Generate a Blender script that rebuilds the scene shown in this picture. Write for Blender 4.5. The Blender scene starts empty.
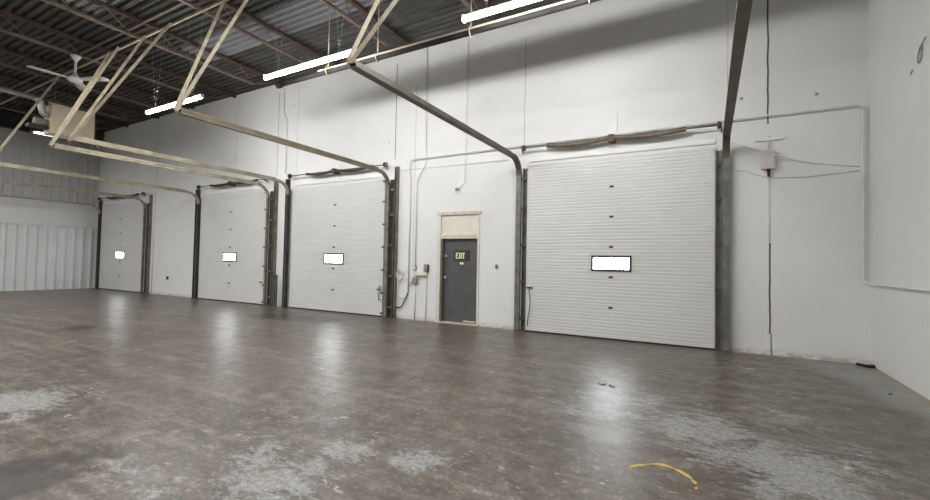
import bpy, math, random
from mathutils import Vector, Matrix
random.seed(7)
S = bpy.context.scene
COL = S.collection
PI = math.pi

# ------------------------------------------------------------------ helpers
class MB:
    """collects geometry for ONE mesh object"""
    def __init__(s): s.v = []; s.f = []; s.smooth = []
    def face(s, idx, sm=False): s.f.append(idx); s.smooth.append(sm)
    def box(s, x0, x1, y0, y1, z0, z1, M=None):
        b = len(s.v)
        for x in (x0, x1):
            for y in (y0, y1):
                for z in (z0, z1):
                    p = Vector((x, y, z)); s.v.append(M @ p if M else p)
        for q in ((0,1,3,2),(4,6,7,5),(0,4,5,1),(2,3,7,6),(0,2,6,4),(1,5,7,3)): s.face([b+i for i in q])
        return s
    def prism(s, prof, o, e, u, v):
        """polygon prof (a,b) in axes u,v, swept from point o to point e"""
        o, e, u, v = Vector(o), Vector(e), Vector(u), Vector(v); n = len(prof); b = len(s.v)
        for P in (o, e):
            for a, c in prof: s.v.append(P + u*a + v*c)
        for i in range(n):
            j = (i+1) % n; s.face([b+i, b+j, b+n+j, b+n+i])
        s.face([b+i for i in range(n)][::-1]); s.face([b+n+i for i in range(n)])
        return s
    def sweep_yz(s, path, prof, x):
        """profile (a along x, c along the path's normal) swept along (y,z) points at x"""
        n = len(prof); b = len(s.v); m = len(path)
        for k, (y, z) in enumerate(path):
            a = path[max(k-1, 0)]; c = path[min(k+1, m-1)]
            t = Vector((c[0]-a[0], c[1]-a[1])).normalized(); nn = Vector((-t.y, t.x))
            sc = 1.0
            for pa, pc in prof: s.v.append(Vector((x+pa, y+nn.x*pc*sc, z+nn.y*pc*sc)))
        for k in range(m-1):
            for i in range(n):
                j = (i+1) % n; s.face([b+k*n+i, b+k*n+j, b+(k+1)*n+j, b+(k+1)*n+i])
        s.face([b+i for i in range(n)]); s.face([b+(m-1)*n+i for i in range(n)][::-1])
        return s
    def tube(s, pts, r, n=8, cap=True):
        pts = [Vector(p) for p in pts]; b = len(s.v); m = len(pts)
        rr = r if isinstance(r, (list, tuple)) else [r]*m
        t0 = (pts[1]-pts[0]).normalized()
        up = Vector((0,0,1)) if abs(t0.z) < .9 else Vector((1,0,0))
        side = t0.cross(up).normalized()
        for k, p in enumerate(pts):
            t = (pts[min(k+1, m-1)]-pts[max(k-1, 0)]).normalized()
            side = (side - t*side.dot(t)).normalized(); w = side.cross(t)
            for i in range(n):
                a = 2*PI*i/n; s.v.append(p + (side*math.cos(a)+w*math.sin(a))*rr[k])
        for k in range(m-1):
            for i in range(n):
                j = (i+1) % n; s.face([b+k*n+i, b+k*n+j, b+(k+1)*n+j, b+(k+1)*n+i], True)
        if cap:
            s.face([b+i for i in range(n)][::-1]); s.face([b+(m-1)*n+i for i in range(n)])
        return s
    def lathe(s, prof, c, n=20):
        """(radius, z) profile around a vertical axis at c"""
        c = Vector(c); b = len(s.v); m = len(prof)
        for r, z in prof:
            for i in range(n):
                a = 2*PI*i/n; s.v.append(c+Vector((math.cos(a)*r, math.sin(a)*r, z)))
        for k in range(m-1):
            for i in range(n):
                j = (i+1) % n; s.face([b+k*n+i, b+k*n+j, b+(k+1)*n+j, b+(k+1)*n+i], True)
        s.face([b+i for i in range(n)][::-1]); s.face([b+(m-1)*n+i for i in range(n)])
        return s
    def build(s, name, mat, parent=None, bevel=0, at=None):
        me = bpy.data.meshes.new(name); off = Vector((0,0,0))
        if parent is not None: off = parent['_o'] if False else ORI.get(parent.name, Vector((0,0,0)))
        if at is not None: off = Vector(at)
        me.from_pydata([tuple(p-off) for p in s.v], [], s.f)
        for p, sm in zip(me.polygons, s.smooth): p.use_smooth = sm
        import bmesh
        bm = bmesh.new(); bm.from_mesh(me); bmesh.ops.recalc_face_normals(bm, faces=bm.faces); bm.to_mesh(me); bm.free()
        me.materials.append(mat)
        o = bpy.data.objects.new(name, me); COL.objects.link(o)
        if parent is not None: o.parent = parent; ORI[o.name] = off
        else: o.location = off; ORI[o.name] = off
        if bevel:
            md = o.modifiers.new('edge', 'BEVEL'); md.width = bevel; md.segments = 2; md.limit_method = 'ANGLE'
        return o
ORI = {}
def tag(o, label, cat, group=None, kind=None):
    o['label'] = label; o['category'] = cat
    if group: o['group'] = group
    if kind: o['kind'] = kind
    return o
def thing(name, loc, label, cat, group=None, kind=None):
    o = bpy.data.objects.new(name, None); COL.objects.link(o); o.location = loc; o.empty_display_size = .1
    ORI[o.name] = Vector(loc)
    return tag(o, label, cat, group, kind)

# ------------------------------------------------------------------ materials
def newmat(name):
    m = bpy.data.materials.new(name); m.use_nodes = True
    nt = m.node_tree; return m, nt, nt.nodes['Principled BSDF']
class N:
    """tiny node-graph builder"""
    def __init__(s, nt): s.nt = nt; s.g = nt.nodes.new('ShaderNodeNewGeometry')
    def L(s, a, b): s.nt.links.new(a, b)
    def pos(s, scale=(1,1,1), rot=(0,0,0)):
        m = s.nt.nodes.new('ShaderNodeMapping'); m.inputs['Scale'].default_value = scale; m.inputs['Rotation'].default_value = rot
        s.L(s.g.outputs['Position'], m.inputs['Vector']); return m.outputs['Vector']
    def noise(s, vec, scale=1, detail=4, rough=.55, dist=0):
        n = s.nt.nodes.new('ShaderNodeTexNoise'); s.L(vec, n.inputs['Vector'])
        n.inputs['Scale'].default_value = scale; n.inputs['Detail'].default_value = detail
        n.inputs['Roughness'].default_value = rough; n.inputs['Distortion'].default_value = dist
        return n.outputs['Fac']
    def m(s, op, a, b=0.0, clamp=False):
        n = s.nt.nodes.new('ShaderNodeMath'); n.operation = op; n.use_clamp = clamp
        for k, x in enumerate((a, b)):
            if isinstance(x, (int, float)): n.inputs[k].default_value = x
            else: s.L(x, n.inputs[k])
        return n.outputs[0]
    def rng(s, x, a, b, c=0.0, d=1.0, smooth=True):
        n = s.nt.nodes.new('ShaderNodeMapRange'); n.interpolation_type = 'SMOOTHSTEP' if smooth else 'LINEAR'
        s.L(x, n.inputs['Value'])
        for k, q in zip(('From Min','From Max','To Min','To Max'), (a,b,c,d)): n.inputs[k].default_value = q
        return n.outputs['Result']
    def mix(s, f, a, b):
        n = s.nt.nodes.new('ShaderNodeMix'); n.data_type = 'RGBA'
        if isinstance(f, (int, float)): n.inputs['Factor'].default_value = f
        else: s.L(f, n.inputs['Factor'])
        for k, x in ((6, a), (7, b)):
            if isinstance(x, (tuple, list)): n.inputs[k].default_value = (*x, 1)
            else: s.L(x, n.inputs[k])
        return n.outputs[2]
    def xyz(s):
        n = s.nt.nodes.new('ShaderNodeSeparateXYZ'); s.L(s.g.outputs['Position'], n.inputs[0]); return n.outputs
    def dist(s, p):
        n = s.nt.nodes.new('ShaderNodeVectorMath'); n.operation = 'DISTANCE'; s.L(s.g.outputs['Position'], n.inputs[0]); n.inputs[1].default_value = p
        return n.outputs['Value']
    def bump(s, h, strength, d=.02):
        n = s.nt.nodes.new('ShaderNodeBump'); n.inputs['Strength'].default_value = strength; n.inputs['Distance'].default_value = d
        s.L(h, n.inputs['Height']); return n.outputs['Normal']
def plain(name, c, rough=.5, metal=0, var=.25, scale=6, c2=None, spec=.4, emis=0):
    m, nt, b = newmat(name); n = N(nt)
    f = n.noise(n.pos(), scale, 5, .6)
    f = n.rng(f, .3, .7)
    d = c2 if c2 else tuple(x*(1-var) for x in c)
    n.L(n.mix(f, d, c), b.inputs['Base Color'])
    b.inputs['Roughness'].default_value = rough; b.inputs['Metallic'].default_value = metal
    b.inputs['Specular IOR Level'].default_value = spec
    if emis:
        b.inputs['Emission Color'].default_value = (*c, 1); b.inputs['Emission Strength'].default_value = emis
    return m
M = {}
M['steel']  = plain('galvanised_steel', (.215,.22,.195), .5, .35, .45, 5)
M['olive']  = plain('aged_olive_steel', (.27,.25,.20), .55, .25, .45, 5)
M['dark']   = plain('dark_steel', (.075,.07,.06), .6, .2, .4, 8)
M['rusty']  = plain('rusty_steel', (.16,.105,.07), .7, .2, .5, 12)
M['spring'] = plain('oiled_spring_steel', (.21,.17,.13), .55, .3, .35, 10)
M['springdark'] = plain('dark_spring_steel', (.09,.065,.05), .6, .3, .35, 10)
M['cream']  = plain('cream_angle_iron', (.46,.40,.29), .55, .1, .35, 4)
M['rail']   = plain('tan_galvanised_rail', (.44,.40,.29), .5, .25, .35, 4)
M['railolive'] = plain('olive_tan_rail', (.25,.21,.135), .5, .25, .35, 4)
M['raildark'] = plain('dark_olive_rail', (.13,.11,.08), .5, .25, .35, 4)
M['white']  = plain('white_enamel', (.80,.80,.78), .5, 0, .06, 3)
M['offwhite'] = plain('painted_white_conduit', (.76,.76,.75), .5, 0, .15, 5)
M['grey']   = plain('grey_plastic', (.30,.30,.29), .5, 0, .2, 9)
M['black']  = plain('black_rubber', (.018,.018,.018), .6, 0, .3, 9)
M['door']   = plain('white_door_steel', (.69,.69,.675), .42, 0, .05, 1.5)
M['frame']  = plain('window_frame_dark', (.05,.055,.055), .4, 0, .2, 9)
M['jcream'] = plain('cream_door_frame_paint', (.66,.60,.48), .5, 0, .2, 7)
M['jwhite'] = plain('white_cream_jamb', (.74,.71,.63), .5, 0, .12, 5)
M['tcream'] = plain('cream_transom_panel', (.78,.73,.65), .5, 0, .1, 4)
M['exitdoor'] = plain('grey_blue_door_paint', (.105,.107,.11), .45, 0, .22, 3)
M['reveal'] = plain('dark_jamb_paint', (.17,.16,.13), .55, 0, .3, 6)
M['signplate'] = plain('dark_green_sign', (.05,.055,.025), .4, 0, .2, 12)
M['signletter'] = plain('pale_sign_lettering', (.93,.84,.64), .5, 0, .05, 9)
M['signred'] = plain('brown_sign_border', (.10,.035,.02), .5, 0, .2, 9)
M['heater'] = plain('beige_heater_casing', (.80,.69,.52), .45, 0, .08, 3)
M['flue']   = plain('bright_flue_metal', (.62,.62,.62), .35, .6, .25, 6)
M['joist']  = plain('red_oxide_joist', (.10,.058,.045), .65, .1, .4, 5)
M['chord']  = plain('dusty_chord_steel', (.20,.145,.11), .6, .1, .35, 3)
M['girder'] = plain('dark_girder_steel', (.05,.042,.036), .7, .1, .3, 3)
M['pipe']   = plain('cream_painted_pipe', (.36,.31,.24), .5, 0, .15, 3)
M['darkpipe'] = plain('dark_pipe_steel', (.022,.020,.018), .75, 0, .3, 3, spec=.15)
M['pinkbox'] = plain('pinkish_box_paint', (.72,.66,.62), .5, 0, .06, 9)
M['leaf']   = plain('dry_leaf', (.16,.09,.04), .8, 0, .4, 30)
M['paper']  = plain('pale_scrap', (.62,.60,.54), .8, 0, .2, 30)
M['yellow'] = plain('worn_yellow_paint', (.66,.45,.05), .6, 0, .35, 25, c2=(.45,.33,.12))
M['wire']   = plain('grey_wire', (.30,.30,.29), .6, 0, .2, 9)
M['lamp']   = plain('lit_tube', (1,.995,.985), .4, 0, 0, 1, emis=150)
M['lamp2']  = plain('lit_tube_dim', (1,.985,.95), .4, 0, 0, 1, emis=6)
M['glass']  = plain('daylit_pane', (.90,.95,1), .3, 0, 0, 1, emis=34)

def wall_mat(name, joints=(), block=0.0, base=(.80,.80,.785), stain=True):
    m, nt, b = newmat(name); n = N(nt)
    x, y, z = n.xyz()
    f = n.rng(n.noise(n.pos(), .8, 5, .6), .3, .7)
    c = n.mix(f, tuple(q*.95 for q in base), base)
    sm = n.rng(n.noise(n.pos((1,1,.35)), 3.1, 6, .7), .66, .80)      # scuffs and dirty streaks
    c = n.mix(n.m('MULTIPLY', sm, .28), c, (.52,.49,.43))
    if stain:                                                       # worn paint along the foot of the wall
        low = n.rng(z, .0, .13, 1, 0); nn = n.rng(n.noise(n.pos((1,1,2)), 7, 6, .7), .35, .62)
        c = n.mix(n.m('MULTIPLY', n.m('MULTIPLY', low, nn), .75), c, (.36,.29,.20))
    h = n.noise(n.pos((1,1,1.6)), 7, 7, .7)
    for (xj, w, z0, z1, dark) in joints:
        d = n.m('ABSOLUTE', n.m('SUBTRACT', n.m('ADD', x, n.m('MULTIPLY', n.m('SUBTRACT', n.noise(n.pos(), 2.5, 3), .5), .03)), xj))
        k = n.m('LESS_THAN', d, w)
        k = n.m('MULTIPLY', k, n.m('MULTIPLY', n.m('GREATER_THAN', z, z0), n.m('LESS_THAN', z, z1)))
        c = n.mix(n.m('MULTIPLY', k, dark), c, (.06,.055,.05))
    n.L(c, b.inputs['Base Color'])
    nrm = n.bump(h, .25, .015)
    if block:
        br = nt.nodes.new('ShaderNodeTexBrick')
        cmb = nt.nodes.new('ShaderNodeCombineXYZ')
        n.L(y if block > 1 else x, cmb.inputs[0]); n.L(z, cmb.inputs[1]); n.L(cmb.outputs[0], br.inputs['Vector'])
        br.inputs['Scale'].default_value = 1; br.inputs['Brick Width'].default_value = .40; br.inputs['Row Height'].default_value = .2
        br.inputs['Mortar Size'].default_value = .006; br.inputs['Mortar Smooth'].default_value = .6
        b2 = nt.nodes.new('ShaderNodeBump'); b2.inputs['Strength'].default_value = .35 if block > 1 else .10; b2.inputs['Distance'].default_value = .01; b2.invert = True
        n.L(br.outputs['Fac'], b2.inputs['Height']); n.L(nrm, b2.inputs['Normal']); nrm = b2.outputs['Normal']
    n.L(nrm, b.inputs['Normal']); b.inputs['Roughness'].default_value = .6; b.inputs['Specular IOR Level'].default_value = .3
    return m
JO = [(.885,.013,3.95,6.3,.95),(.91,.013,.35,1.9,.95),(.90,.004,1.9,3.2,.5),(.93,.012,.0,.35,.7),
      (-3.58,.007,4.1,6.5,.55),(.29,.006,4.1,6.5,.4),(-7.2,.014,4.15,6.7,.75),(-6.55,.012,1.35,6.0,.28),
      (-11.9,.016,4.1,6.75,.5),(-11.0,.010,4.1,6.7,.35),(-5.03,.004,3.3,6.6,.2),(-14.05,.012,4.1,6.4,.35),(-19.1,.012,3.9,6.9,.3)]
M['wallback'] = wall_mat('white_painted_wall', JO, .5, (.78,.78,.775))
M['wallright'] = wall_mat('white_block_wall', (), 2, (.76,.77,.745), False)
M['wallplain'] = wall_mat('white_far_wall', (), 0, (.72,.71,.69), False)
M['siding'] = plain('pale_metal_siding', (.70,.71,.71), .5, .05, .08, 1.2)
M['sidingup'] = plain('grey_metal_siding', (.50,.50,.49), .5, .05, .1, 1.2)
# roof deck: galvanised sheets, a random few of them paler
def deck_mat():
    m, nt, b = newmat('roof_deck_metal'); n = N(nt)
    x, y, z = n.xyz()
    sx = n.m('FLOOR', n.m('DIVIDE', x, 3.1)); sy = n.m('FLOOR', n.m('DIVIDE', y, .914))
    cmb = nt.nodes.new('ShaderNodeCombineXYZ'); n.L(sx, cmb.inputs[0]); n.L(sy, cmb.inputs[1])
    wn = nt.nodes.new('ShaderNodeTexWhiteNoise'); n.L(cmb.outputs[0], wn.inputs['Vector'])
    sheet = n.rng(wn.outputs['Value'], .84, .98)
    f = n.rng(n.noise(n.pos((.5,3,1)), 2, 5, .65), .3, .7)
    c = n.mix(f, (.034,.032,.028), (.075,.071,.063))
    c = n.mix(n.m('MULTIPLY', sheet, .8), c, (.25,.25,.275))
    n.L(c, b.inputs['Base Color']); b.inputs['Roughness'].default_value = .5; b.inputs['Metallic'].default_value = .3
    return m
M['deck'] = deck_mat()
def floor_mat():
    m, nt, b = newmat('worn_concrete_floor'); n = N(nt)
    x, y, z = n.xyz()
    P = n.pos()
    big = n.rng(n.noise(P, .55, 6, .65), .3, .7)
    c = n.mix(big, (.085,.071,.054), (.134,.113,.088))
    for (rot, sc, lo, hi, amt, colr) in ((.10, 1.5, .47, .66, .50, (.26,.23,.195)), (-.28, 1.2, .52, .68, .45, (.055,.045,.038)), (.35, 2.3, .55, .70, .40, (.24,.21,.18)), (.02, 4.5, .52, .66, .40, (.060,.050,.042))):
        st = n.rng(n.noise(n.pos((.20,3.2,1), (0,0,rot)), sc, 6, .65, .3), lo, hi)
        c = n.mix(n.m('MULTIPLY', st, amt), c, colr)
    mott = n.noise(P, 5.5, 8, .72)
    c = n.mix(n.rng(mott, .48, .62, 0, .75), c, (.058,.047,.038))
    c = n.mix(n.rng(mott, .47, .34, 0, .75), c, (.232,.211,.176))
    grit = n.noise(P, 34, 6, .8)
    c = n.mix(n.rng(grit, .50, .64, 0, .8), c, (.050,.042,.036))
    c = n.mix(n.rng(n.noise(n.pos((1,1.7,1),(0,0,.4)), 15, 5, .8), .54, .66, 0, .7), c, (.30,.275,.24))
    # islands of the old grey paint: where they lie, broken up by wear
    W = None
    for (px, py, r, a) in ((-5.9,-7.45,.75,1.0),(-5.0,-7.15,.5,.35),(-2.6,-6.9,.95,.72),(-1.85,-6.3,.30,1.0),(-3.3,-7.3,.8,.55),(-.6,-3.9,.6,.62),(-.05,-4.4,.75,.9),(.5,-5.0,.8,1.0),
                           (.9,-5.7,.8,.8),(-1.2,-4.6,1.0,.55),(-1.2,-7,.9,.5),(.62,-3.55,.42,.7),(1.0,-4.2,.35,.55),(-1.2,-2.9,.7,.4),(-3.2,-6.0,.7,.38)):
        k = n.rng(n.dist((px,py,0)), r*.05, r*1.5, a, 0)
        W = k if W is None else n.m('MAXIMUM', W, k)
    n1 = n.noise(n.pos((1,1.8,1), (0,0,.5)), 8, 9, .85); n2 = n.noise(P, 2.3, 4, .6)
    q = n.m('ADD', n.m('MULTIPLY', n1, .75), n.m('MULTIPLY', n2, .35))
    patch = n.rng(n.m('ADD', q, n.m('MULTIPLY', W, .22)), .668, .735)
    pc = n.mix(n.rng(n.noise(P, 30, 5, .7), .35, .65), (.20,.20,.19), (.37,.375,.365))
    c = n.mix(n.m('MULTIPLY', patch, .85), c, pc)
    # untouched grey-green paint along the end wall
    ex = n.m('ADD', x, n.m('MULTIPLY', n.m('SUBTRACT', n.noise(P, 1.1, 5, .65), .5), 1.1))
    ex = n.m('ADD', ex, n.m('MULTIPLY', y, .22))
    edge = n.rng(ex, 1.05, 1.5)
    edge = n.m('MULTIPLY', edge, n.rng(n.noise(P, 6, 6, .7), .30, .5, .55, 1))
    c = n.mix(n.m('MULTIPLY', edge, .9), c, (.235,.238,.212))
    tan = n.rng(n.m('ADD', x, n.m('MULTIPLY', n.noise(P, 6, 5, .7), .06)), 2.11, 2.16)
    c = n.mix(n.m('MULTIPLY', tan, .8), c, (.27,.205,.13))
    tan2 = n.rng(n.m('ADD', y, n.m('MULTIPLY', n.noise(P, 3, 6, .75), .30)), -.08, .06)
    c = n.mix(n.m('MULTIPLY', tan2, .55), c, (.26,.205,.14))
    # cream flecks
    fl = n.rng(n.noise(n.pos((1,1.6,1)), 5.2, 5, .62), .63, .67)
    fl = n.m('MULTIPLY', fl, n.rng(n.noise(P, .9, 3), .45, .6))
    c = n.mix(n.m('MULTIPLY', fl, .8), c, (.46,.42,.34))
    # oil stains
    for (px, py, r) in ((-11.0,-5.1,.55),(-8.9,-1.5,.8),(-9.7,-1.6,.8),(-8.0,-1.5,.6),(-3.95,-7.8,.5)):
        k = n.rng(n.m('ADD', n.dist((px,py,0)), n.m('MULTIPLY', n.m('SUBTRACT', n.noise(P, 2, 5, .7), .5), 1.1)), r*.35, r, .8, 0)
        c = n.mix(k, c, (.035,.030,.028))
    n.L(c, b.inputs['Base Color'])
    r = n.rng(n.noise(P, 2.2, 6, .7), .3, .7, .305, .42)
    n.L(n.m('ADD', r, n.m('MULTIPLY', patch, .05)), b.inputs['Roughness'])
    b.inputs['Specular IOR Level'].default_value = .5
    h = n.m('ADD', n.m('MULTIPLY', n.noise(n.pos((.6,2,1)), 3, 7, .7), .6), n.m('MULTIPLY', patch, .04))
    n.L(n.bump(h, .16, .02), b.inputs['Normal'])
    return m
M['floor'] = floor_mat()

# ------------------------------------------------------------------ setting
XL, XR, YB, ZT = -24.1, 2.2, -17.0, 7.05
tag(MB().box(XL-.3, XR+.3, YB-.3, .4, -.2, 0).build('floor', M['floor']), 'worn brown concrete floor with flaking grey paint', 'floor', kind='structure')
wb = MB()
ex0, ex1, ez = -5.72, -4.69, 2.63       # opening of the exit door
wb.box(XL-.3, ex0, 0, .3, 0, 7.1); wb.box(ex1, XR+.3, 0, .3, 0, 7.1); wb.box(ex0, ex1, 0, .3, ez, 7.1); wb.box(ex0, ex1, .2, .3, 0, ez)
wback = tag(wb.build('wall_back', M['wallback']), 'long white painted wall holding the overhead doors', 'wall', kind='structure')
# small anchor plates beside the panel joints
for (x, z) in ((-3.72,6.2),(-3.73,5.6),(-3.70,4.95),(-3.74,4.35),(.12,5.9),(.1,5.4),(.14,4.8),(-7.4,5.9),(-7.38,5.3),(-7.42,4.6),(-11.15,6.2),(-11.15,5.4),(-12.02,6.0),(-12.02,5.2),(.5,4.45),(1.55,4.35),(-5.9,4.25)):
    MB().box(x-.022, x+.022, -.014, 0, z-.02, z+.02).build('anchor_plate', M['grey'] if x > .4 else M['offwhite'], wback)
tag(MB().box(XR, XR+.3, YB, 0, 0, 7.1).build('wall_right', M['wallright']), 'white painted concrete block end wall', 'wall', kind='structure')
tag(MB().box(XL-.3, XR+.3, YB-.3, YB, 0, 7.1).build('wall_front', M['wallplain']), 'plain white wall facing the overhead doors', 'wall', kind='structure')
# far wall with metal siding
wl = thing('wall_left', (XL,-8,0), 'far end wall clad in pale ribbed metal siding', 'wall', kind='structure')
MB().box(XL-.25, XL-.06, YB, 0, 0, 7.1).build('wall_core', M['sidingup'], wl)
def ribbed(y0, y1, pitch, depth, x, flip=1):
    pts = []; y = y1
    while y - pitch > y0:
        for (d, e) in ((0,0),(.62,0),(.70,1),(.92,1)): pts.append((y-pitch*d, x+depth*e))
        y -= pitch
    pts.append((y, x)); return pts
def siding(name, z0, z1, x, pitch, depth, mat):
    pts = ribbed(YB, -.0, pitch, depth, x); b = MB(); n = len(pts)
    for (y, xx) in pts: b.v.append(Vector((xx, y, z0))); b.v.append(Vector((xx, y, z1)))
    for i in range(n-1): b.face([2*i, 2*i+1, 2*i+3, 2*i+2])
    return b.build(name, mat, wl)
siding('lower_siding', 0, 2.68, XL+.06, .305, .05, M['siding'])
siding('upper_siding', 3.66, 6.62, XL-.03, .29, .035, M['sidingup'])
MB().box(XL-.06, XL-.005, YB, 0, 2.68, 3.66).build('flat_band', M['siding'], wl)
MB().box(XL-.06, XL+.125, YB, 0, 2.66, 2.70).build('ledge_trim', M['siding'], wl)
MB().box(XL-.06, XL+.03, YB, 0, 3.62, 3.68).build('band_trim', M['siding'], wl)
# roof deck, trapezoid ribs running along the building
pts = []; y = .02; p = .1524*1.15
while y > YB:
    pts += [(y, ZT), (y-p*.42, ZT), (y-p*.58, ZT+.055), (y-p*.84, ZT+.055)]; y -= p
dk = MB()
for (yy, zz) in pts: dk.v.append(Vector((XL-.3, yy, zz))); dk.v.append(Vector((XR+.3, yy, zz)))
for i in range(len(pts)-1): dk.face([2*i, 2*i+1, 2*i+3, 2*i+2])
b0 = len(dk.v)
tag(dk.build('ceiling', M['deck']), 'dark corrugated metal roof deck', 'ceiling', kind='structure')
tag(MB().box(XL-.3, XR+.3, YB-.3, .4, ZT+.07, ZT+.2).build('roof_slab', M['girder']), 'solid roof above the metal deck', 'roof', kind='structure')
# open-web joists
JX = [-21.7,-19.2,-16.7,-14.2,-11.7,-9.2,-6.68,-4.2,-1.7,.8]
JN = ['first joist from the ribbed end wall','second joist from the ribbed end wall, behind the heater','joist the beige unit heater hangs from','joist the ceiling fan hangs from','fifth joist from the ribbed end wall',
      'joist running above the middle strip light','joist above the exit door','joist above the near overhead door and its strip light','second joist from the block wall','last joist before the block wall']
for x, nm in zip(JX, JN):
    t = thing('roof_joist', (x,-8,ZT), 'rust brown open-web steel ' + nm, 'roof joist', 'open-web joists under the roof deck', 'structure')
    MB().box(x-.055, x+.055, YB, -.0, ZT-.075, ZT-.005).build('top_chord', M['joist'], t)
    MB().box(x-.04, x+.04, YB, -1.05, 6.57, 6.625).build('bottom_chord', M['chord'], t)
    zz = [(0-.05, ZT-.04), (-1.05, 6.60)]; y = -1.05; up = True
    while y > YB+.6:
        y -= .52; zz.append((y, ZT-.045 if up else 6.60)); up = not up
    MB().tube([(x, a, c) for a, c in zz], .013, 5).build('web_rod', M['chord'], t)
# bridging bars across the joists
t = tag(MB().prism([(0,0),(.04,0),(.04,.006),(.006,.006),(.006,.04),(0,.04)], (XL+.1,-4.03,6.515), (XR-.05,-4.03,6.515), (0,1,0), (0,0,1)).build('bridging_bar', M['cream']), 'cream angle bar crossing below the joists, carrying the door track hangers', 'steel bar', kind='structure')
t = tag(MB().prism([(0,0),(.045,0),(.045,.008),(.008,.008),(.008,.045),(0,.045)], (XL+.1,-4.0,6.925), (XR-.05,-4.0,6.925), (0,1,0), (0,0,1)).build('bridging_bar', M['chord']), 'brown angle bar crossing the joists just under the deck', 'steel bar', kind='structure')
t = tag(MB().prism([(0,0),(.045,0),(.045,.008),(.008,.008),(.008,.045),(0,.045)], (XL+.1,-7.6,6.525), (XR-.05,-7.6,6.525), (0,1,0), (0,0,1)).build('bridging_bar', M['chord']), 'brown angle bar crossing below the joists towards the open floor', 'steel bar', kind='structure')
# girder over the ribbed wall
tag(MB().prism([(-.1,0),(.1,0),(.1,.03),(.015,.03),(.015,.57),(.1,.57),(.1,.6),(-.1,.6),(-.1,.57),(-.015,.57),(-.015,.03),(-.1,.03)], (XL+.22,YB,6.38), (XL+.22,-.02,6.38), (1,0,0), (0,0,1)).build('roof_girder', M['girder']), 'dark steel girder above the ribbed end wall', 'girder', kind='structure')

# ------------------------------------------------------------------ exit door
d = thing('door_1', (-5.2,.1,0), 'grey steel exit door with cream transom panel', 'door', kind='structure')
MB().box(-5.668,-4.71,.085,.125,.02,2.04).build('door_leaf', M['exitdoor'], d)
fr = MB()
for (a, b_, z0, z1) in ((ex0-.10, ex0-.002, 0, 2.68), (ex1-.012, ex1+.035, 0, 2.68)): fr.box(a, b_, -.02, .02, z0, z1)
fr.build('door_frame', M['jwhite'], d)
MB().box(ex0-.12, ex1+.07, -.03, .03, 2.61, 2.68).build('door_frame', M['jcream'], d)
MB().box(ex0, ex1, -.015, .13, 2.035, 2.125).build('transom_bar', M['jcream'], d)
MB().box(ex0, ex0+.05, .0, .14, .0, 2.04).build('door_jamb', M['reveal'], d)
MB().box(ex1-.018, ex1, .02, .14, .0, 2.04).build('door_jamb', M['reveal'], d)
MB().box(ex0, ex1, .02, .06, 2.12, 2.62).build('transom_panel', M['tcream'], d)
MB().box(ex0, ex1, -.02, .18, 0, .028).build('threshold', M['jcream'], d)
h = MB().tube([(-5.60,.085,1.10),(-5.60,.05,1.10),(-5.60,.03,1.10)], [.018,.018,.034], 12).build('door_knob', M['flue'], d)
MB().tube([(-5.61,.085,1.62),(-5.61,.065,1.62)], .026, 12).build('deadbolt', M['flue'], d)
MB().box(-5.22,-5.12,.082,.0855,1.42,1.47).build('sticker', M['white'], d)
MB().box(-5.1,-4.78,.082,.0855,.05,.085).build('kick_scuff_plate', M['jcream'], d)
# exit sign: plate, border bar, four letters
sg = thing('exit_sign', (-5.17,.08,1.62), 'dark green sign with cream EXIT lettering on the grey door', 'sign')
MB().box(-5.385,-4.95,.07,.085,1.50,1.755).build('sign_plate', M['signplate'], sg)
MB().box(-5.045,-5.022,.064,.0705,1.55,1.71).build('sign_border', M['signred'], sg)
MB().box(-4.995,-4.980,.064,.0705,1.55,1.71).build('sign_border', M['signred'], sg)
def letter(parts):
    b = MB()
    for q in parts: b.prism(q, (0,.063,0), (0,.0705,0), (1,0,0), (0,0,1))
    return b.build('letter', M['signletter'], sg)
z0, z1 = 1.557, 1.700; s = .024
def bar(a, b_, c, e): return [(a,c),(b_,c),(b_,e),(a,e)]
X = -5.325; w = .063
letter([[(X,z0),(X+w,z0),(X+w,z0+s),(X+s,z0+s),(X+s,z0+.066),(X+w*.85,z0+.066),(X+w*.85,z0+.090),(X+s,z0+.090),(X+s,z1-s),(X+w,z1-s),(X+w,z1),(X,z1)]])
X = -5.252; mx, mz = X+w/2, (z0+z1)/2; k = .012
letter([[(X,z0),(X+.024,z0),(mx,mz-.03),(X+w-.024,z0),(X+w,z0),(mx+k,mz),(X+w,z1),(X+w-.024,z1),(mx,mz+.03),(X+.024,z1),(X,z1),(mx-k,mz)]])
X = -5.178; letter([bar(X, X+.025, z0, z1)])
X = -5.143; letter([[(X+w/2-.013,z0),(X+w/2+.013,z0),(X+w/2+.013,z1-s),(X+w,z1-s),(X+w,z1),(X,z1),(X,z1-s),(X+w/2-.013,z1-s)]])

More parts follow.
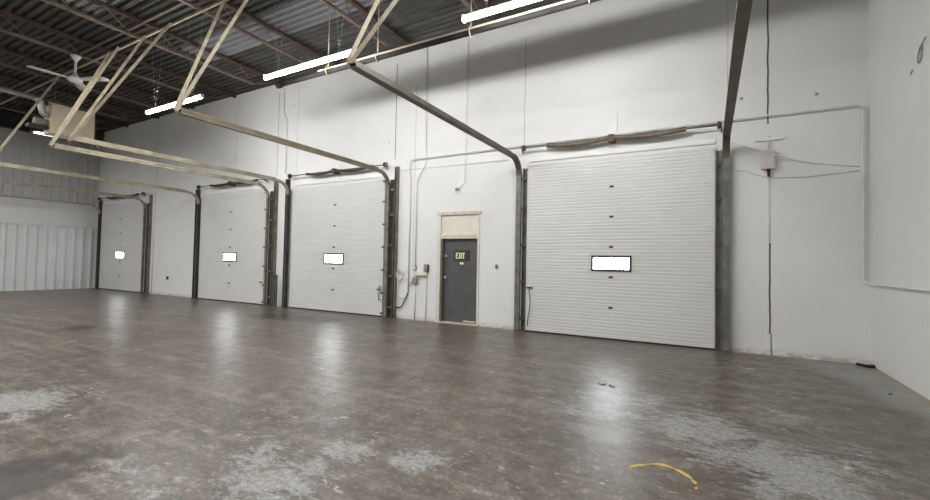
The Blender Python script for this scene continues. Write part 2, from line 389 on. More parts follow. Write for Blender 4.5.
# ------------------------------------------------------------------ overhead doors
DOORS = [  # x0, x1, label, short name
    (-3.46, .10, 'near', 'the widest-looking white overhead door, between the exit door and the block wall'),
    (-11.03, -7.45, 'third', 'white overhead door on the far side of the exit door, next to the wall boxes'),
    (-15.86, -12.28, 'second', 'white overhead door standing third along from the exit door side'),
    (-23.53, -19.85, 'far', 'white overhead door in the far corner beside the ribbed metal wall')]
DLAB = ['large white sectional overhead door nearest the concrete block wall',
        'white sectional overhead door just past the exit door and control boxes',
        'white sectional overhead door between the solitary corner door and the one near the exit',
        'narrow-looking white sectional overhead door in the dim corner by the ribbed wall']
DSH = ['nearest the block wall', 'just past the exit door', 'second from the ribbed wall', 'in the corner by the ribbed wall']
YF = -.085; YK = -.035                       # door face and back
def section_profile(z0, z1):
    pts = [(YK, z0), (YF+.004, z0), (YF, z0+.006)]
    n = 9; dz = (z1-z0)/n
    for k in range(1, n):
        zc = z0+dz*k; pts += [(YF, zc-.011), (YF+.009, zc-.004), (YF+.009, zc+.004), (YF, zc+.011)]
    pts += [(YF, z1-.007), (YF+.004, z1-.001), (YK, z1-.001)]
    return pts
for di, (x0, x1, _, _) in enumerate(DOORS):
    xc = (x0+x1)/2; sh = DSH[di]
    D = thing('overhead_door', (xc, YK, 0), DLAB[di], 'overhead door', 'white sectional overhead doors', 'thing')
    secs = []
    zs = [.03+.600*k for k in range(7)]
    for k in range(6):
        s_ = MB().prism([(y, z) for y, z in section_profile(zs[k], zs[k+1])], (x0,0,0), (x1,0,0), (0,1,0), (0,0,1)).build('door_section', M['door'], D)
        secs.append(s_)
    # window in the third section
    wx0, wx1, wz0, wz1 = xc-.385, xc+.385, 1.345, 1.66
    fr = MB(); b = .045
    O = [(wx0,wz0),(wx1,wz0),(wx1,wz1),(wx0,wz1)]; I = [(wx0+b,wz0+b),(wx1-b,wz0+b),(wx1-b,wz1-b),(wx0+b,wz1-b)]
    for yy in (YF-.018, YF+.004):
        for (a, c) in O: fr.v.append(Vector((a, yy, c)))
        for (a, c) in I: fr.v.append(Vector((a, yy, c)))
    for i in range(4):
        j = (i+1) % 4
        fr.face([i, j, 4+j, 4+i]); fr.face([8+i, 12+i, 12+j, 8+j]); fr.face([i, 8+i, 8+j, j]); fr.face([4+i, 4+j, 12+j, 12+i])
    fo = fr.build('window_frame', M['frame'], secs[2]); fo['label'] = 'dark window frame'
    po = MB().box(wx0+b-.002, wx1-b+.002, YF-.008, YF-.001, wz0+b-.002, wz1-b+.002).build('window_pane', M['glass'], secs[2]); po['label'] = 'bright daylit window pane'
    MB().box(x0, x1, YF+.003, YK-.004, .004, .036).build('bottom_seal', M['black'], D)
    for k in range(1, 6):
        MB().box(xc-.040, xc+.040, YF-.014, YF+.002, zs[k]-.020, zs[k]+.020).build('hinge', M['dark'], D)
    MB().prism([(-.05,0),(.05,0),(.05,.02),(.02,.045),(-.02,.045),(-.05,.02)], (xc,YF+.001,zs[1]-.13), (xc,YF-.022,zs[1]-.13), (1,0,0), (0,0,1)).build('lift_handle', M['door'], D)
    for sx, xe in ((1, x0), (-1, x1)):
        for k in (range(0, 7) if di and sx < 0 else ()):
            zr = zs[k] + (.07 if k == 0 else (-.06 if k == 6 else 0))
            MB().box(min(xe-.03*sx, xe+.055*sx), max(xe-.03*sx, xe+.055*sx), YF-.016, YF+.002, zr-.020, zr+.020).build('roller_bracket', M['dark'] if di else M['rusty'], D)
    # slide lock
    if di in (0, 1, 2):
        xe = x0+.10 if di == 0 else x1-.10
        MB().box(xe-.07, xe+.05, YF-.03, YF+.001, .93 if di == 0 else .70, .965 if di == 0 else .735).build('slide_lock', M['dark'], D)
    if di == 1:
        MB().tube([(x1-.06,YF,.80),(x1-.06,YF-.07,.80),(x1-.06,YF-.07,.45),(x1-.06,YF,.45)], .014, 6).build('pull_bar', M['steel'], D)

    # -------- tracks
    for side in (-1, 1):
        xe = x0 if side < 0 else x1
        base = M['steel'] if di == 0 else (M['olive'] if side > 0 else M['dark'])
        where = {(0,-1):'on the exit door side of the near overhead door', (0,1):'beside the block wall on the near overhead door',
                 (1,-1):'on the far jamb of the overhead door just past the exit', (1,1):'next to the exit door control boxes',
                 (2,-1):'on the far jamb of the second overhead door from the corner', (2,1):'on the near jamb of the second overhead door from the corner',
                 (3,-1):'tight in the corner against the ribbed wall', (3,1):'near jamb of the corner overhead door'}[(di, side)]
        T = thing('door_track', (xe+side*.1, -.05, 0), ('grey' if di == 0 else 'olive') + ' steel door track ' + where, 'door track', 'overhead door tracks')
        # wall angle with wide flange
        wx = {0:.085, 1:.10, 2:.13, 3:.10}[di]
        prof = [(0,0),(side*wx,0),(side*wx,-.10),(side*(wx-.012),-.10),(side*(wx-.012),-.012),(side*.012,-.012),(side*.012,-.075),(0,-.075)]
        xo = xe+side*(.015 if di == 0 else ((.31 if di == 1 else .35) if side > 0 else .22))
        if di == 3 and side < 0: xo = xe-.20
        if di == 0: prof = [(a, b-.0) for a, b in prof]
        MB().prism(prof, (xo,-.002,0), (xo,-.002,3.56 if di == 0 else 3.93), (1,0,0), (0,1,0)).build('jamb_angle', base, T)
        # C-shaped roller rail: vertical, bend, then horizontal run
        xr = xe+side*(.185 if di == 0 else .10); yv = -.135; R = .36; zh = 3.83; w2, h2, t = (.056 if di == 0 else .040), .032, .006
        zl = 3.75
        if di == 0: xr = xe+side*(.175 if side < 0 else .165)
        elif side > 0: xr = xe+.16
        elif di == 1: xr = xe-.16; zl = 3.80
        elif di == 3: zl = 3.69
        path = [(yv, .02), (yv, zl-R)]
        for k in range(1, 9):
            a = PI/2*k/8; path.append((yv-R*(1-math.cos(a)), zl-R+R*math.sin(a)))
        path.append((-5.28, zl))
        cp = [(-w2,-h2),(w2,-h2),(w2,h2),(w2-t,h2),(w2-t,-h2+t),(-w2+t,-h2+t),(-w2+t,h2),(-w2,h2)]
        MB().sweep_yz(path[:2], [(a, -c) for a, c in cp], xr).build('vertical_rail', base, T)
        hm = M['rail'] if di > 1 or (di == 1 and side < 0) else (M['railolive'] if di else M['raildark'])
        MB().sweep_yz(path[1:], [(a, -c) for a, c in cp], xr).build('horizontal_rail', hm, T)
        # stiffening angle on the horizontal run
        an = [(0,0),(.05*side,0),(.05*side,.006),(.006*side,.006),(.006*side,.045),(0,.045)]
        if not (di == 3 and side < 0):
            MB().prism(an, (xr,-.55,zl+h2), (xr,-5.28,zl+h2), (1,0,0), (0,0,1)).build('stiffener_angle', hm, T)
        if di: MB().box(min(xr, xo+side*.01), max(xr, xo+side*.01), -.06, -.045, .02, 3.6).build('gap_strip', M['dark'], T)  # dark strip that fills the gap between rail and jamb angle
        for zb in (.25, 1.05, 1.85, 2.65, 3.3):
            MB().box(min(xr+side*.0, xo+side*.02)-(.02 if di == 0 else 0), max(xr, xo+side*.02)+(.02 if di == 0 else 0), -.122, -.088, zb, zb+.045).build('rail_bracket', M['rusty'] if di == 0 else M['olive'], T)
        xa, xb_ = (xo, xr+side*.05) if di == 0 else (xr-side*.03, xo+side*wx)
        MB().box(min(xa,xb_)-.01, max(xa,xb_)+.01, -.14, -.0, .0, .018).build('foot_plate', M['rusty'], T)

    # -------- torsion spring
    A = thing('torsion_spring', (xc,-.15,3.95), ('cream topped' if di == 0 else 'dark brown') + ' torsion springs above the overhead door ' + sh, 'torsion spring', 'torsion springs over the overhead doors')
    ys, zs_ = -.165, 3.985
    xa, xb_ = x0-.12, x1+.10
    if di == 3: xa = x0-.10
    MB().tube([(xa, ys, zs_), (xb_, ys, zs_)], .014, 8).build('shaft', M['steel'] if di == 0 else M['dark'], A)
    rs = .05 if di == 0 else .042
    for (sa, sb) in ((.13,.483),(.517,.87)) if di == 0 else ((.19,.487),(.513,.90)):
        a, c = x0+(x1-x0)*sa, x0+(x1-x0)*sb; n = 120; P_ = []; Rr = []
        for k in range(n+1):
            u = k/n; sag = -.045*math.sin(PI*u)
            P_.append((a+(c-a)*u, ys, zs_+sag)); Rr.append(rs*(1 if k % 2 else .9) if 1 < k < n-1 else rs*1.02)
        MB().tube(P_, Rr, 12).build('spring_coil', M['spring'] if di == 0 else M['springdark'], A)
    MB().prism([(-.05,-.08),(.05,-.08),(.065,.0),(.05,.062),(-.05,.062),(-.065,0)], (xc,-.002,zs_), (xc,-.21,zs_), (1,0,0), (0,0,1)).build('center_bracket', M['rusty'] if di == 0 else M['springdark'], A)
    bm_ = (3.835, 4.55) if di == 0 else (3.835, 4.2)
    MB().box(xc-.08, xc+.08 if di == 0 else xc+.05, -.018, 0, bm_[0], bm_[1]).build('mounting_board', M['white'], A)
    for xq, sd in ((x0-.10, -1), (x1+.09, 1)):
        MB().prism([(-.10,-.02),(-.02,-.10),(.0,-.10),(.0,.07),(-.02,.07),(-.10,.04)], (xq-.008,-.002-.10,zs_-.02), (xq+.008,-.002-.10,zs_-.02), (0,1,0), (0,0,1)).build('bearing_plate', M['olive'] if di else M['rusty'], A)
        MB().tube([(xq-sd*.035-.025, ys, zs_), (xq-sd*.035+.025, ys, zs_)], .065, 14).build('cable_drum', M['springdark'] if di else M['rusty'], A)
    # header seal above the door
    tag(MB().prism([(0,0),(-.012,0),(-.028,-.06),(-.033,-.10),(-.028,-.10),(0,-.10)], (x0,-.001,3.80), (x1,-.001,3.80), (0,1,0), (0,0,1)).build('header_seal', M['white']), 'white seal strip heading the overhead door ' + sh, 'seal strip', 'head seals of the overhead doors')

# ------------------------------------------------------------------ hangers of the horizontal tracks
HB = {  # foot x, (top x, top x), label
    (0,-1): (-3.64, (-3.60,-2.55), 'pair of cream angle irons holding the track end above the exit door'),
    (1, 1): (-7.29, (-8.30,-7.25), 'pair of cream angle irons crossing the far strip light'),
    (1,-1): (-11.19, (-11.36,-10.20), 'pair of cream angle irons crossing the far edge of the beige heater'),
    (2, 1): (-12.12, (-13.05,-12.55), 'pair of cream angle irons passing in front of the middle of the beige heater'),
    (2,-1): (-15.96, (-16.10,-15.95), 'cream angle irons standing between the fan blade and the flue pipe'),
    (0, 1): (.29, (.4,1.0), 'cream angle irons holding the track end closest to the block wall')}
lsec = [(-.027,-.027),(.027,-.027),(.027,-.020),(-.020,-.020),(-.020,.027),(-.027,.027)]
for (di, sd), (fx, tops, lab) in HB.items():
    H = thing('track_hanger', (fx,-5.32,3.80), lab, 'track hanger', 'angle iron hangers of the door tracks')
    for k, tx in enumerate(tops):
        f_ = Vector((fx+.05*k-.02, -5.354, 3.75)); e_ = Vector((tx, -4.03-.03*k, 6.54))
        ax = (e_-f_).normalized(); u = ax.cross(Vector((0,1,0))).normalized(); v = ax.cross(u)
        MB().prism(lsec, f_, e_, u, v).build('angle_bar', M['cream'], H)
# cross bar between the two rail ends in front of the heater is absent; rails simply end

# ------------------------------------------------------------------ strip lights
LY, LZ = -3.4, 5.13
def strip_light(xa, xb_, lab, y=LY, z=LZ, mat='lamp', name='strip_light'):
    T = thing(name, ((xa+xb_)/2, y, z), lab, 'strip light', 'fluorescent strip lights under the roof')
    a = .036; n = 14
    hp = [(-.022,.020),(.022,.020),(.020,.045),(-.020,.045)]
    MB().prism(hp, (xa,y,z+.012), (xb_,y,z+.012), (0,1,0), (0,0,1)).build('housing', M['white'], T)
    lp = [(-a*math.cos(2*PI*k/n), -.040*math.sin(2*PI*k/n)-.012) for k in range(n)]
    MB().prism(lp, (xa+.01,y,z+.012), (xb_-.01,y,z+.012), (0,1,0), (0,0,1)).build('diffuser', M[mat], T)
    for xx in (xa, xb_): MB().box(xx-.010, xx+.010, y-.037, y+.037, z-.042, z+.056).build('end_cap', M['white'], T)
    for u in (.16, .84):
        xx = xa+(xb_-xa)*u
        MB().tube([(xx,y,z+.055),(xx+.12,y+.1,ZT+.0)], .003, 5).build('hanging_wire', M['wire'], T)
        MB().tube([(xx,y,z+.055),(xx-.12,y-.1,ZT+.0)], .003, 5).build('hanging_wire', M['wire'], T)
    return T
strip_light(-3.245, -.80, 'bright strip light hung over the near overhead door')
strip_light(-7.86, -5.42, 'bright strip light hung above the overhead door just past the exit door')
strip_light(-12.52, -10.08, 'bright strip light farthest from the block wall')
# one more light, mostly behind the heater, turned the other way
T = thing('strip_light', (-22.6,-2.5,6.1), 'white lit strip light with brown hood half hidden behind the heater', 'strip light', 'fluorescent strip lights under the roof')
MB().prism([(-.16,0),(.16,0),(.05,.10),(-.05,.10)], (-22.6,-2.78,6.17), (-22.6,-1.5,6.17), (1,0,0), (0,0,1)).build('hood', M['chord'], T)
MB().box(-22.74,-22.46,-2.66,-2.02,6.14,6.168).build('diffuser', M['lamp2'], T)
for yy in (-2.7,-1.7): MB().tube([(-22.6,yy,6.25),(-22.6,yy,ZT)], .008, 5).build('hanging_wire', M['wire'], T)

# ------------------------------------------------------------------ overhead pipe
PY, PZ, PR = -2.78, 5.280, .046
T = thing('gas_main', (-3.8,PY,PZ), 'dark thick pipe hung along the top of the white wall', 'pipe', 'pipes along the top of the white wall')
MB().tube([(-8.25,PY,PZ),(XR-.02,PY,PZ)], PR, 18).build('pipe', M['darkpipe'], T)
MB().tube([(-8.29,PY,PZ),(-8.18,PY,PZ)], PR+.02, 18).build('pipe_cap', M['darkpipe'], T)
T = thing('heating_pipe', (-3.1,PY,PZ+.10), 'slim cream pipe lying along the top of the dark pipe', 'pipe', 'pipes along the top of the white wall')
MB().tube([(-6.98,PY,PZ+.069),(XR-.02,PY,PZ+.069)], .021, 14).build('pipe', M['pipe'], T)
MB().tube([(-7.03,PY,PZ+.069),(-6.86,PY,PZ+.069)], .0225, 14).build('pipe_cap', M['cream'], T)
for nm, xx in zip(('by its capped end','above the overhead door past the exit','over the exit door','at the near strip light','closest to the block wall'), (-6.75,-5.45,-3.45,-1.5,.5)):
    ring = [(xx, PY+(PR+.017)*math.cos(a), PZ+.022+(PR+.022+.018)*math.sin(a)) for a in [PI/2+2*PI*k/20 for k in range(21)]]
    tag(MB().tube(ring+[(xx, PY, ZT)], .010, 6).build('pipe_hanger', M['cream']), 'cream loop hanger around both pipes ' + nm, 'pipe hanger', 'loop hangers of the pipes')

# ------------------------------------------------------------------ ceiling fan
FX, FY = -14.2, -4.31
T = thing('ceiling_fan', (FX,FY,6.57), 'pale three-bladed ceiling fan hung from a joist', 'ceiling fan')
MB().lathe([(.03,-.16),(.045,-.12),(.10,-.03),(.12,0)], (FX,FY,6.57), 18).build('canopy', M['white'], T)
MB().tube([(FX,FY,6.5),(FX,FY,6.05)], .032, 10).build('down_rod', M['white'], T)
MB().lathe([(.03,-.15),(.12,-.13),(.16,-.09),(.16,-.03),(.10,0),(.055,.06),(.04,.10)], (FX,FY,6.03), 24).build('motor_housing', M['white'], T)
er = Vector((.31,.95,0)).normalized(); ew = Vector((.95,-.31,0)).normalized()
for deg in (166, 46, 286):
    a = math.radians(deg); dr = er*math.cos(a)+ew*math.sin(a); sd = Vector((-dr.y, dr.x, 0)); tw = math.radians(-4)
    b = MB(); n = 10; c = Vector((FX,FY,5.97)); th = .012
    for k in range(n+1):
        u = k/n; r = .15+u*.75; w = (.055+.065*min(1,u*2.2))*(1 if u < .9 else math.sqrt(max(.05,1-((u-.9)/.1)**2*.9)))
        for (q, e) in ((-1,-1),(1,-1),(1,1),(-1,1)):
            b.v.append(c+dr*r+(sd*math.cos(tw)+Vector((0,0,1))*math.sin(tw))*w*q+Vector((0,0,1))*(th*e*.5+.0))
    for k in range(n):
        for i in range(4):
            j = (i+1) % 4; b.face([k*4+i, k*4+j, k*4+4+j, k*4+4+i], True)
    b.face([0,1,2,3]); b.face([n*4+3,n*4+2,n*4+1,n*4])
    b.build('blade', M['tcream'], T)

# ------------------------------------------------------------------ unit heater
T = thing('unit_heater', (-16.6,-3.65,4.87), 'beige boxy unit heater hung below the joists', 'unit heater')
hx0, hx1, hy0, hy1, hz0, hz1 = -16.75,-16.2,-4.12,-3.13,4.91,5.74
MB().box(hx0, hx1, hy0, hy1, hz0, hz1).build('casing', M['heater'], T, bevel=.015)
MB().box(hx0+.03, hx1-.03, hy1, hy1+.05, hz0-.0, hz1-.12).build('outlet_grille', M['dark'], T)
MB().prism([(0,0),(.05,0),(.05,-.03),(0,-.03)], (-16.25,hy1-.02,hz0), (-16.25,hy1+.12,hz0-.14), (1,0,0), (0,0,1)).build('louver', M['heater'], T)
MB().tube([(-16.5,hy0,5.2),(-16.5,hy0-.28,5.2)], .12, 16).build('burner_housing', M['grey'], T)
MB().box(-16.62,-16.35,hy0-.42,hy0,5.02,5.1).build('gas_valve', M['dark'], T)
MB().tube([(-16.5,hy0,5.08),(-16.5,hy0-.18,5.10),(-16.5,hy0-.30,5.16)], .045, 10).build('gas_pipe', M['grey'], T)
fl = [(-16.4,hy0+.0,5.42),(-16.4,hy0-.08,5.42),(-16.4,hy0-.13,5.46),(-16.4,hy0-.15,5.56),(-16.4,hy0-.17,5.70),(-16.4,hy0-.22,5.80),(-16.4,hy0-.33,5.83),(-16.4,-9.5,5.87)]
MB().tube(fl[:7], .085, 16).build('flue_elbow', M['flue'], T)
MB().tube(fl[6:], .072, 16).build('flue_pipe', M['flue'], T)
MB().box(-16.55,-16.50,-4.1,-3.55,hz1+.06,hz1+.10).build('hanger_rail', M['white'], T)
for yy in (-3.95,-3.6): MB().tube([(-16.55,yy,hz1-.01),(-16.68,yy,6.58)], .014, 6).build('hanger_rod', M['chord'], T)

# ------------------------------------------------------------------ conduits, boxes and cords on the long wall
def conduit(pts, r, lab, mat='offwhite', name='conduit', group='conduits on the long white wall', bend=.06):
    """straight runs with rounded bends"""
    P_ = [Vector(p) for p in pts]; out = [P_[0]]
    for k in range(1, len(P_)-1):
        a, b, c = P_[k-1], P_[k], P_[k+1]; d1 = (a-b); d2 = (c-b)
        q = min(bend, d1.length*.45, d2.length*.45); s0 = b+d1.normalized()*q; s1 = b+d2.normalized()*q
        for j in range(6):
            u = j/5; out.append(s0*(1-u)**2+b*2*u*(1-u)+s1*u*u)
    out.append(P_[-1])
    return tag(MB().tube(out, r, 8).build(name, M[mat]), lab, 'conduit' if name == 'conduit' else 'cable', group)
cy = -.068
conduit([(-6.66,-.02,.70),(-6.66,-.02,3.6),(-6.66,cy,3.8),(-6.66,cy,4.07),(-3.9,cy,4.075),(-3.6,cy,4.075),(2.11,cy,4.075),(2.11,-.03,1.30),(2.168,-.10,1.255),(2.17,-6.0,1.24)], .016, 'long white conduit running level above two doors and down the block wall corner', bend=.12)
conduit([(-6.98,-.012,3.83),(-6.70,-.012,3.828),(-3.95,-.012,3.80)], .009, 'thin level conduit just below the long one above the exit door')
conduit([(-6.23,-.034,7.0),(-6.20,-.030,3.92),(-6.46,-.030,3.50),(-6.45,-.030,1.38)], .012, 'roof-high conduit that jogs sideways on its way to the wall boxes')
conduit([(-6.45,-.016,.91),(-6.45,-.016,.02)], .014, 'short conduit from the grey switch box down to the floor')
conduit([(-6.11,-.016,1.24),(-6.11,-.016,.02)], .012, 'short conduit from the dark switch down to the floor by the exit door')
conduit([(-5.03,-.032,6.75),(-5.07,-.032,3.36),(-5.20,-.02,3.27)], .008, 'thin conduit dropping to the small fixture above the exit door')
conduit([(-11.66,-.022,7.0),(-11.62,-.022,6.05),(-11.45,-.022,5.75),(-11.47,-.022,4.12)], .016, 'conduit with a kink dropping towards the overhead door past the exit')
conduit([(-14.0,-.014,6.75),(-14.02,-.014,4.15)], .009, 'thin conduit dropping to the middle of the second overhead door from the corner')
conduit([(-19.2,-.016,7.0),(-19.2,-.016,.05)], .014, 'straight conduit from roof to floor near the corner overhead door', mat='white')
# boxes by the exit door
def wbox(name, x0, x1, z0, z1, d, mat, lab, cat, grp=None, lid=None):
    T = thing(name, ((x0+x1)/2, 0, z0), lab, cat, grp)
    MB().box(x0, x1, -d, -.001, z0, z1).build('case', M[mat], T, bevel=.006)
    MB().box(x0+.012, x1-.012, -d-.008, -d+.002, z0+.012, z1-.012).build('cover', M[lid or mat], T)
    return T
wbox('switch_box', -6.53,-6.42,1.25,1.37,.05,'grey','small grey box at the foot of the jogged conduit','switch box','switch boxes beside the exit door','offwhite')
wbox('switch_box', -6.17,-6.05,1.22,1.40,.07,'dark','dark switch box closest to the exit door frame','switch box','switch boxes beside the exit door','grey')
wbox('switch_box', -6.52,-6.37,.90,1.06,.07,'grey','grey switch box under the beige wireway','switch box','switch boxes beside the exit door')
wbox('wireway', -6.50,-6.08,1.115,1.205,.085,'tcream','beige horizontal wireway between the switch boxes','wireway')
conduit([(-6.63,-.025,.86),(-6.56,-.025,.97),(-6.50,-.03,.98)], .014, 'short curved conduit joining the grey switch box to the long conduit')
wbox('door_button', -4.225,-4.170,1.345,1.435,.04,'grey','small dark push button box between exit door and near overhead door','button box',None,'dark')
wbox('wall_button', -18.08,-18.0,.60,.72,.05,'dark','small dark box low on the wall beside the corner overhead door','button box')
T = thing('wall_sensor', (-5.25,0,3.2), 'small white sensor high above the exit door', 'sensor')
MB().tube([(-5.25,0,3.24),(-5.25,-.05,3.24)], .045, 12).build('base', M['white'], T)
MB().tube([(-5.25,-.04,3.24),(-5.25,-.11,3.20)], [.025,.035], 10).build('head', M['grey'], T)
# coiled cord and loose cable next to the track
T = thing('cord_coil', (-6.93,-.03,1.1), 'coil of pale cord hung on the wall beside the track', 'cord coil')
ring = []
for k in range(61):
    a = 2*PI*k/20; r = .115+.012*math.sin(k*1.3); ring.append((-6.915+r*.8*math.cos(a), -.035-.012*(k/20), 1.10+r*1.1*math.sin(a)))
MB().tube(ring, .010, 6).build('loops', M['offwhite'], T)
MB().tube([(-6.93,0,1.235),(-6.93,-.09,1.235),(-6.93,-.095,1.26)], .010, 6).build('hook', M['dark'], T)
conduit([(-6.99,-.02,.93),(-7.0,-.02,.7),(-6.99,-.02,.56),(-6.88,-.02,.53),(-6.76,-.02,.54)], .010, 'thin pale cord looping below the coil beside the track', 'offwhite', 'cord', 'cords beside the track', .1)
conduit([(-6.66,-.03,.68),(-6.72,-.04,.52),(-6.85,-.05,.30),(-6.95,-.05,.27),(-7.02,-.06,.30)], .015, 'black cable sagging from the long conduit to the track', 'black', 'power_cord', 'cords beside the track', .12)
# guard channel and pull rope
tag(MB().prism([(-.06,0),(.06,0),(.06,-.05),(.05,-.05),(.05,-.01),(-.05,-.01),(-.05,-.05),(-.06,-.05)], (-11.56,-.16,0), (-11.56,-.16,.98), (1,0,0), (0,1,0)).build('track_guard', M['steel']), 'grey steel guard channel standing at the track foot past the exit door', 'track guard')
conduit([(-3.37,YF-.045,.92),(-3.33,YF-.05,.62),(-3.38,YF-.05,.30),(-3.40,YF-.045,.12)], .009, 'rope hanging from the slide lock of the near overhead door', 'dark', 'hanging_rope', None, .1)
# joint cover plate and pinkish box near the block wall
T = thing('junction_box', (.88,0,3.14), 'pinkish junction box on the wall between near overhead door and block wall', 'junction box')
MB().box(.79,.98,-.09,-.001,3.16,3.48).build('case', M['pinkbox'], T, bevel=.008)
MB().box(.81,.96,-.098,-.088,3.22,3.46).build('cover', M['pinkbox'], T, bevel=.004)
MB().tube([(.89,-.05,3.16),(.89,-.05,3.03)], [.028,.018], 10).build('cable_gland', M['black'], T)
MB().tube([(.885,-.04,3.48),(.885,-.04,3.64)], .014, 8).build('conduit_nipple', M['offwhite'], T)
T = thing('wall_bracket', (.9,0,3.66), 'white horizontal bracket bar above the pinkish junction box', 'bracket')
MB().prism([(0,0),(-.045,0),(-.045,.06),(0,.06)], (.70,0,3.655), (1.10,0,3.655), (0,1,0), (0,0,1)).build('bar', M['white'], T)
MB().tube([(.9,-.0,3.74),(.9,-.07,3.74)], .022, 10).build('knob', M['white'], T)
tag(MB().tube([(.89,-.03,3.02),(.90,-.012,2.4),(.91,-.012,1.93)], .006, 6).build('cable', M['offwhite']), 'thin pale cable hanging below the pinkish junction box', 'cable')
def drape(pts, lab, r=.008):
    P_ = [Vector(p) for p in pts]; out = []
    for k in range(len(P_)-1):
        for j in range(8): out.append(P_[k].lerp(P_[k+1], j/8))
    out.append(P_[-1])
    for _ in range(6):
        out = [out[0]]+[(out[i-1]+out[i]*2+out[i+1])/4 for i in range(1, len(out)-1)]+[out[-1]]
    tag(MB().tube(out, r, 6).build('loose_wire', M['offwhite']), lab, 'wire', 'wires on the wall by the block wall corner')
drape([(.34,-.02,3.70),(.62,-.02,3.56),(.9,-.16,3.40),(1.35,-.015,3.24),(2.07,-.015,3.10)], 'loose wire sagging from the track top past the pinkish box to the corner')
drape([(.34,-.02,3.20),(.55,-.02,3.17),(.85,-.015,3.02),(1.4,-.015,2.99),(2.07,-.015,3.04)], 'lower loose wire running beneath the pinkish box to the corner')
# mark on the block wall: a small wire loop
ring = [(XR-.012, -1.92+.055*math.cos(a)-.035*math.sin(a), 4.05+.095*math.sin(a)) for a in [2*PI*k/24 for k in range(25)]]
tag(MB().tube(ring+[(XR-.012,-1.98,4.15),(XR-.004,-2.05,4.19)], .006, 6).build('wire_loop', M['wire']), 'small dark wire loop high on the white block wall', 'wire loop')
MBo = MB().tube([(XR-.006,-1.68,3.955),(XR-.006,-1.62,3.915)], .006, 6).build('wall_nail', M['grey']); tag(MBo, 'small grey nail low beside the wire loop on the block wall', 'nail')

# ------------------------------------------------------------------ small things on the floor
T = thing('bait_box', (2.1,-.12,0), 'small flat black box with pale top lying in the floor corner', 'box')
Mz = Matrix.Translation((2.09,-.17,0)) @ Matrix.Rotation(math.radians(-42),4,'Z')
MB().box(-.10,.10,-.055,.055,0,.04,Mz).build('tray', M['black'], T, bevel=.012)
MB().box(-.06,.06,-.035,.035,.036,.052,Mz).build('top_plate', M['paper'], T, bevel=.006)
def scrap(name, x, y, L, W, rot, mat, lab, cat, curl=.02):
    b = MB(); n = 8; c, s_ = math.cos(rot), math.sin(rot); rnd = random.Random(int(x*1000))
    for e in (0, .003):
        for k in range(n+1):
            u = k/n; w = W*math.sin(PI*(.08+.84*u))*(.8+.4*rnd.random())
            for q in (-1, 1):
                a, d_ = (u-.5)*L, w*q
                b.v.append(Vector((x+a*c-d_*s_, y+a*s_+d_*c, .001+e+curl*(2*u-1)**2*(1 if q > 0 else .5))))
    m_ = 2*(n+1)
    for k in range(n):
        i = 2*k; b.face([i,i+1,i+3,i+2]); b.face([m_+i,m_+i+2,m_+i+3,m_+i+1])
        b.face([i,i+2,m_+i+2,m_+i]); b.face([i+1,m_+i+1,m_+i+3,i+3])
    b.face([0,m_,m_+1,1]); b.face([2*n,2*n+1,m_+2*n+1,m_+2*n])
    return tag(b.build(name, mat, at=(x,y,0)), lab, cat)
scrap('dry_leaf', -1.13,-3.47,.10,.035,.3,M['leaf'],'small curled brown leaf on the floor before the near overhead door','leaf')
scrap('dry_leaf', -1.01,-3.50,.08,.028,-.4,M['leaf'],'smaller faded leaf just beside the curled brown leaf','leaf')
scrap('paint_flake', .53,-1.42,.13,.022,.2,M['paper'],'pale flake on the floor near the foot of the track','flake',.004)
scrap('dry_leaf', 1.88,-1.98,.08,.016,.9,M['leaf'],'dark thin leaf on the grey paint by the block wall','leaf',.006)
# worn yellow painted arc, in the broken pieces that are left of it
T = thing('floor_mark', (-.28,-5.6,0), 'worn yellow painted arc on the floor', 'floor marking')
arc = [(-.50,-5.60),(-.45,-5.535),(-.40,-5.49),(-.36,-5.455),(-.315,-5.435),(-.27,-5.43),(-.22,-5.445),(-.17,-5.475),(-.13,-5.515),(-.095,-5.56),(-.07,-5.62),(-.065,-5.665),(-.075,-5.72)]
def stroke(pts, w):
    b = MB(); rnd = random.Random(len(pts)*7+int(pts[0][0]*1000)); P_ = []
    for k in range(len(pts)-1):
        for j in range(5):
            u = j/5; P_.append(Vector((pts[k][0]*(1-u)+pts[k+1][0]*u, pts[k][1]*(1-u)+pts[k+1][1]*u, 0)))
    P_.append(Vector((*pts[-1],0))); n = len(P_)
    for z in (.0005, .0015):
        for k, p_ in enumerate(P_):
            t_ = (P_[min(k+1,n-1)]-P_[max(k-1,0)]).normalized(); s_ = Vector((-t_.y,t_.x,0)); u = k/(n-1)
            ww = w*min(1,.35+2.2*min(u,1-u))
            for q in (-1,1): b.v.append(p_+s_*q*ww*(.55+.6*rnd.random())+Vector((0,0,z)))
    m_ = 2*n
    for k in range(n-1):
        i = 2*k; b.face([m_+i,m_+i+1,m_+i+3,m_+i+2]); b.face([i,i+2,i+3,i+1]); b.face([i,m_+i,m_+i+2,i+2]); b.face([i+1,i+3,m_+i+3,m_+i+1])
    b.face([0,1,m_+1,m_]); b.face([2*n-2,m_+2*n-2,m_+2*n-1,2*n-1])
    return b.build('paint_stroke', M['yellow'], T)
stroke([(-.505,-5.625),(-.475,-5.63)], .010)
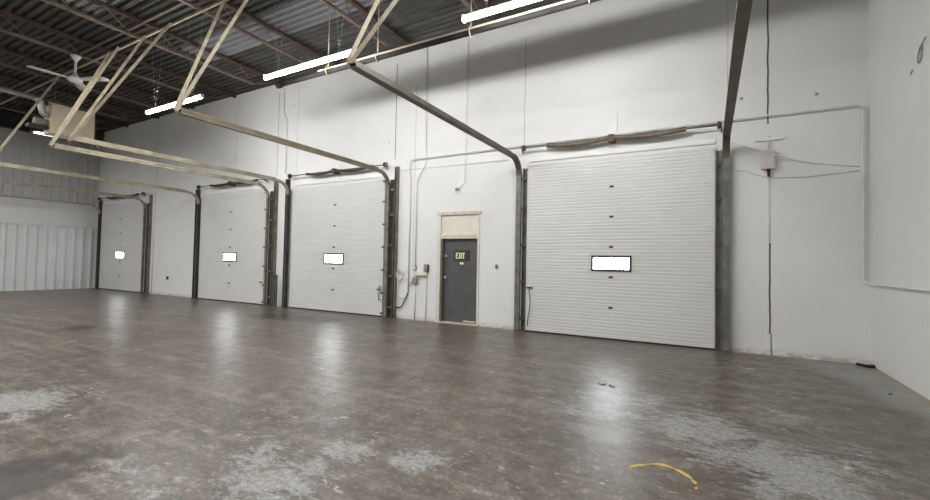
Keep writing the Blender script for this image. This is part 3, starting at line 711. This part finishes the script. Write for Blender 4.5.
stroke(arc[0:3], .018); stroke(arc[2:4], .008); stroke(arc[3:7], .022); stroke(arc[6:10], .021); stroke(arc[9:11], .014); stroke([(-.062,-5.66),(-.07,-5.70)], .010); stroke([(-.23,-5.83),(-.17,-5.815)], .007)

# ------------------------------------------------------------------ fill light for the rest of the hall
def area(x, y, z, sx, sy, e, col=(1,.985,.965)):
    l = bpy.data.lights.new('hall_fill', 'AREA'); l.shape = 'RECTANGLE'; l.size = sx; l.size_y = sy; l.energy = e; l.color = col
    o = bpy.data.objects.new('hall_fill', l); COL.objects.link(o); o.location = (x, y, z)
for x in (-19.0,-13.5,-8.0,-2.5):  # unseen area lights added as fill, standing in for the hall's other lamps
    for y in (-7.2,-12.4): area(x, y, 5.9, 3.0, .9, 290 if x < -15 else 165)
w = bpy.data.worlds.new('hall_world'); S.world = w; w.use_nodes = True
w.node_tree.nodes['Background'].inputs[0].default_value = (.9,.95,1,1); w.node_tree.nodes['Background'].inputs[1].default_value = .3

# ------------------------------------------------------------------ camera
yaw, pitch, roll, f, hgt, dist = -.51102059, .02956182, .01967019, 434.619, 1.458477, 8.987171
fw = Vector((math.sin(yaw)*math.cos(pitch), math.cos(yaw)*math.cos(pitch), math.sin(pitch)))
r = Vector((math.cos(yaw), -math.sin(yaw), 0)); u = r.cross(fw)
r2 = r*math.cos(roll)+u*math.sin(roll); u2 = -r*math.sin(roll)+u*math.cos(roll)
cam = bpy.data.cameras.new('camera'); co = bpy.data.objects.new('camera', cam); COL.objects.link(co)
mw = Matrix((( r2.x,u2.x,-fw.x,0),(r2.y,u2.y,-fw.y,-dist),(r2.z,u2.z,-fw.z,hgt),(0,0,0,1)))
co.matrix_world = mw
cam.sensor_width = 36; cam.sensor_fit = 'HORIZONTAL'; cam.lens = f/930*36; cam.clip_start = .05; cam.clip_end = 100
S.camera = co
S.view_settings.view_transform = 'Standard'; S.view_settings.look = 'None'; S.view_settings.gamma = 1
S.view_settings.exposure = 0; S.view_settings.use_curve_mapping = False
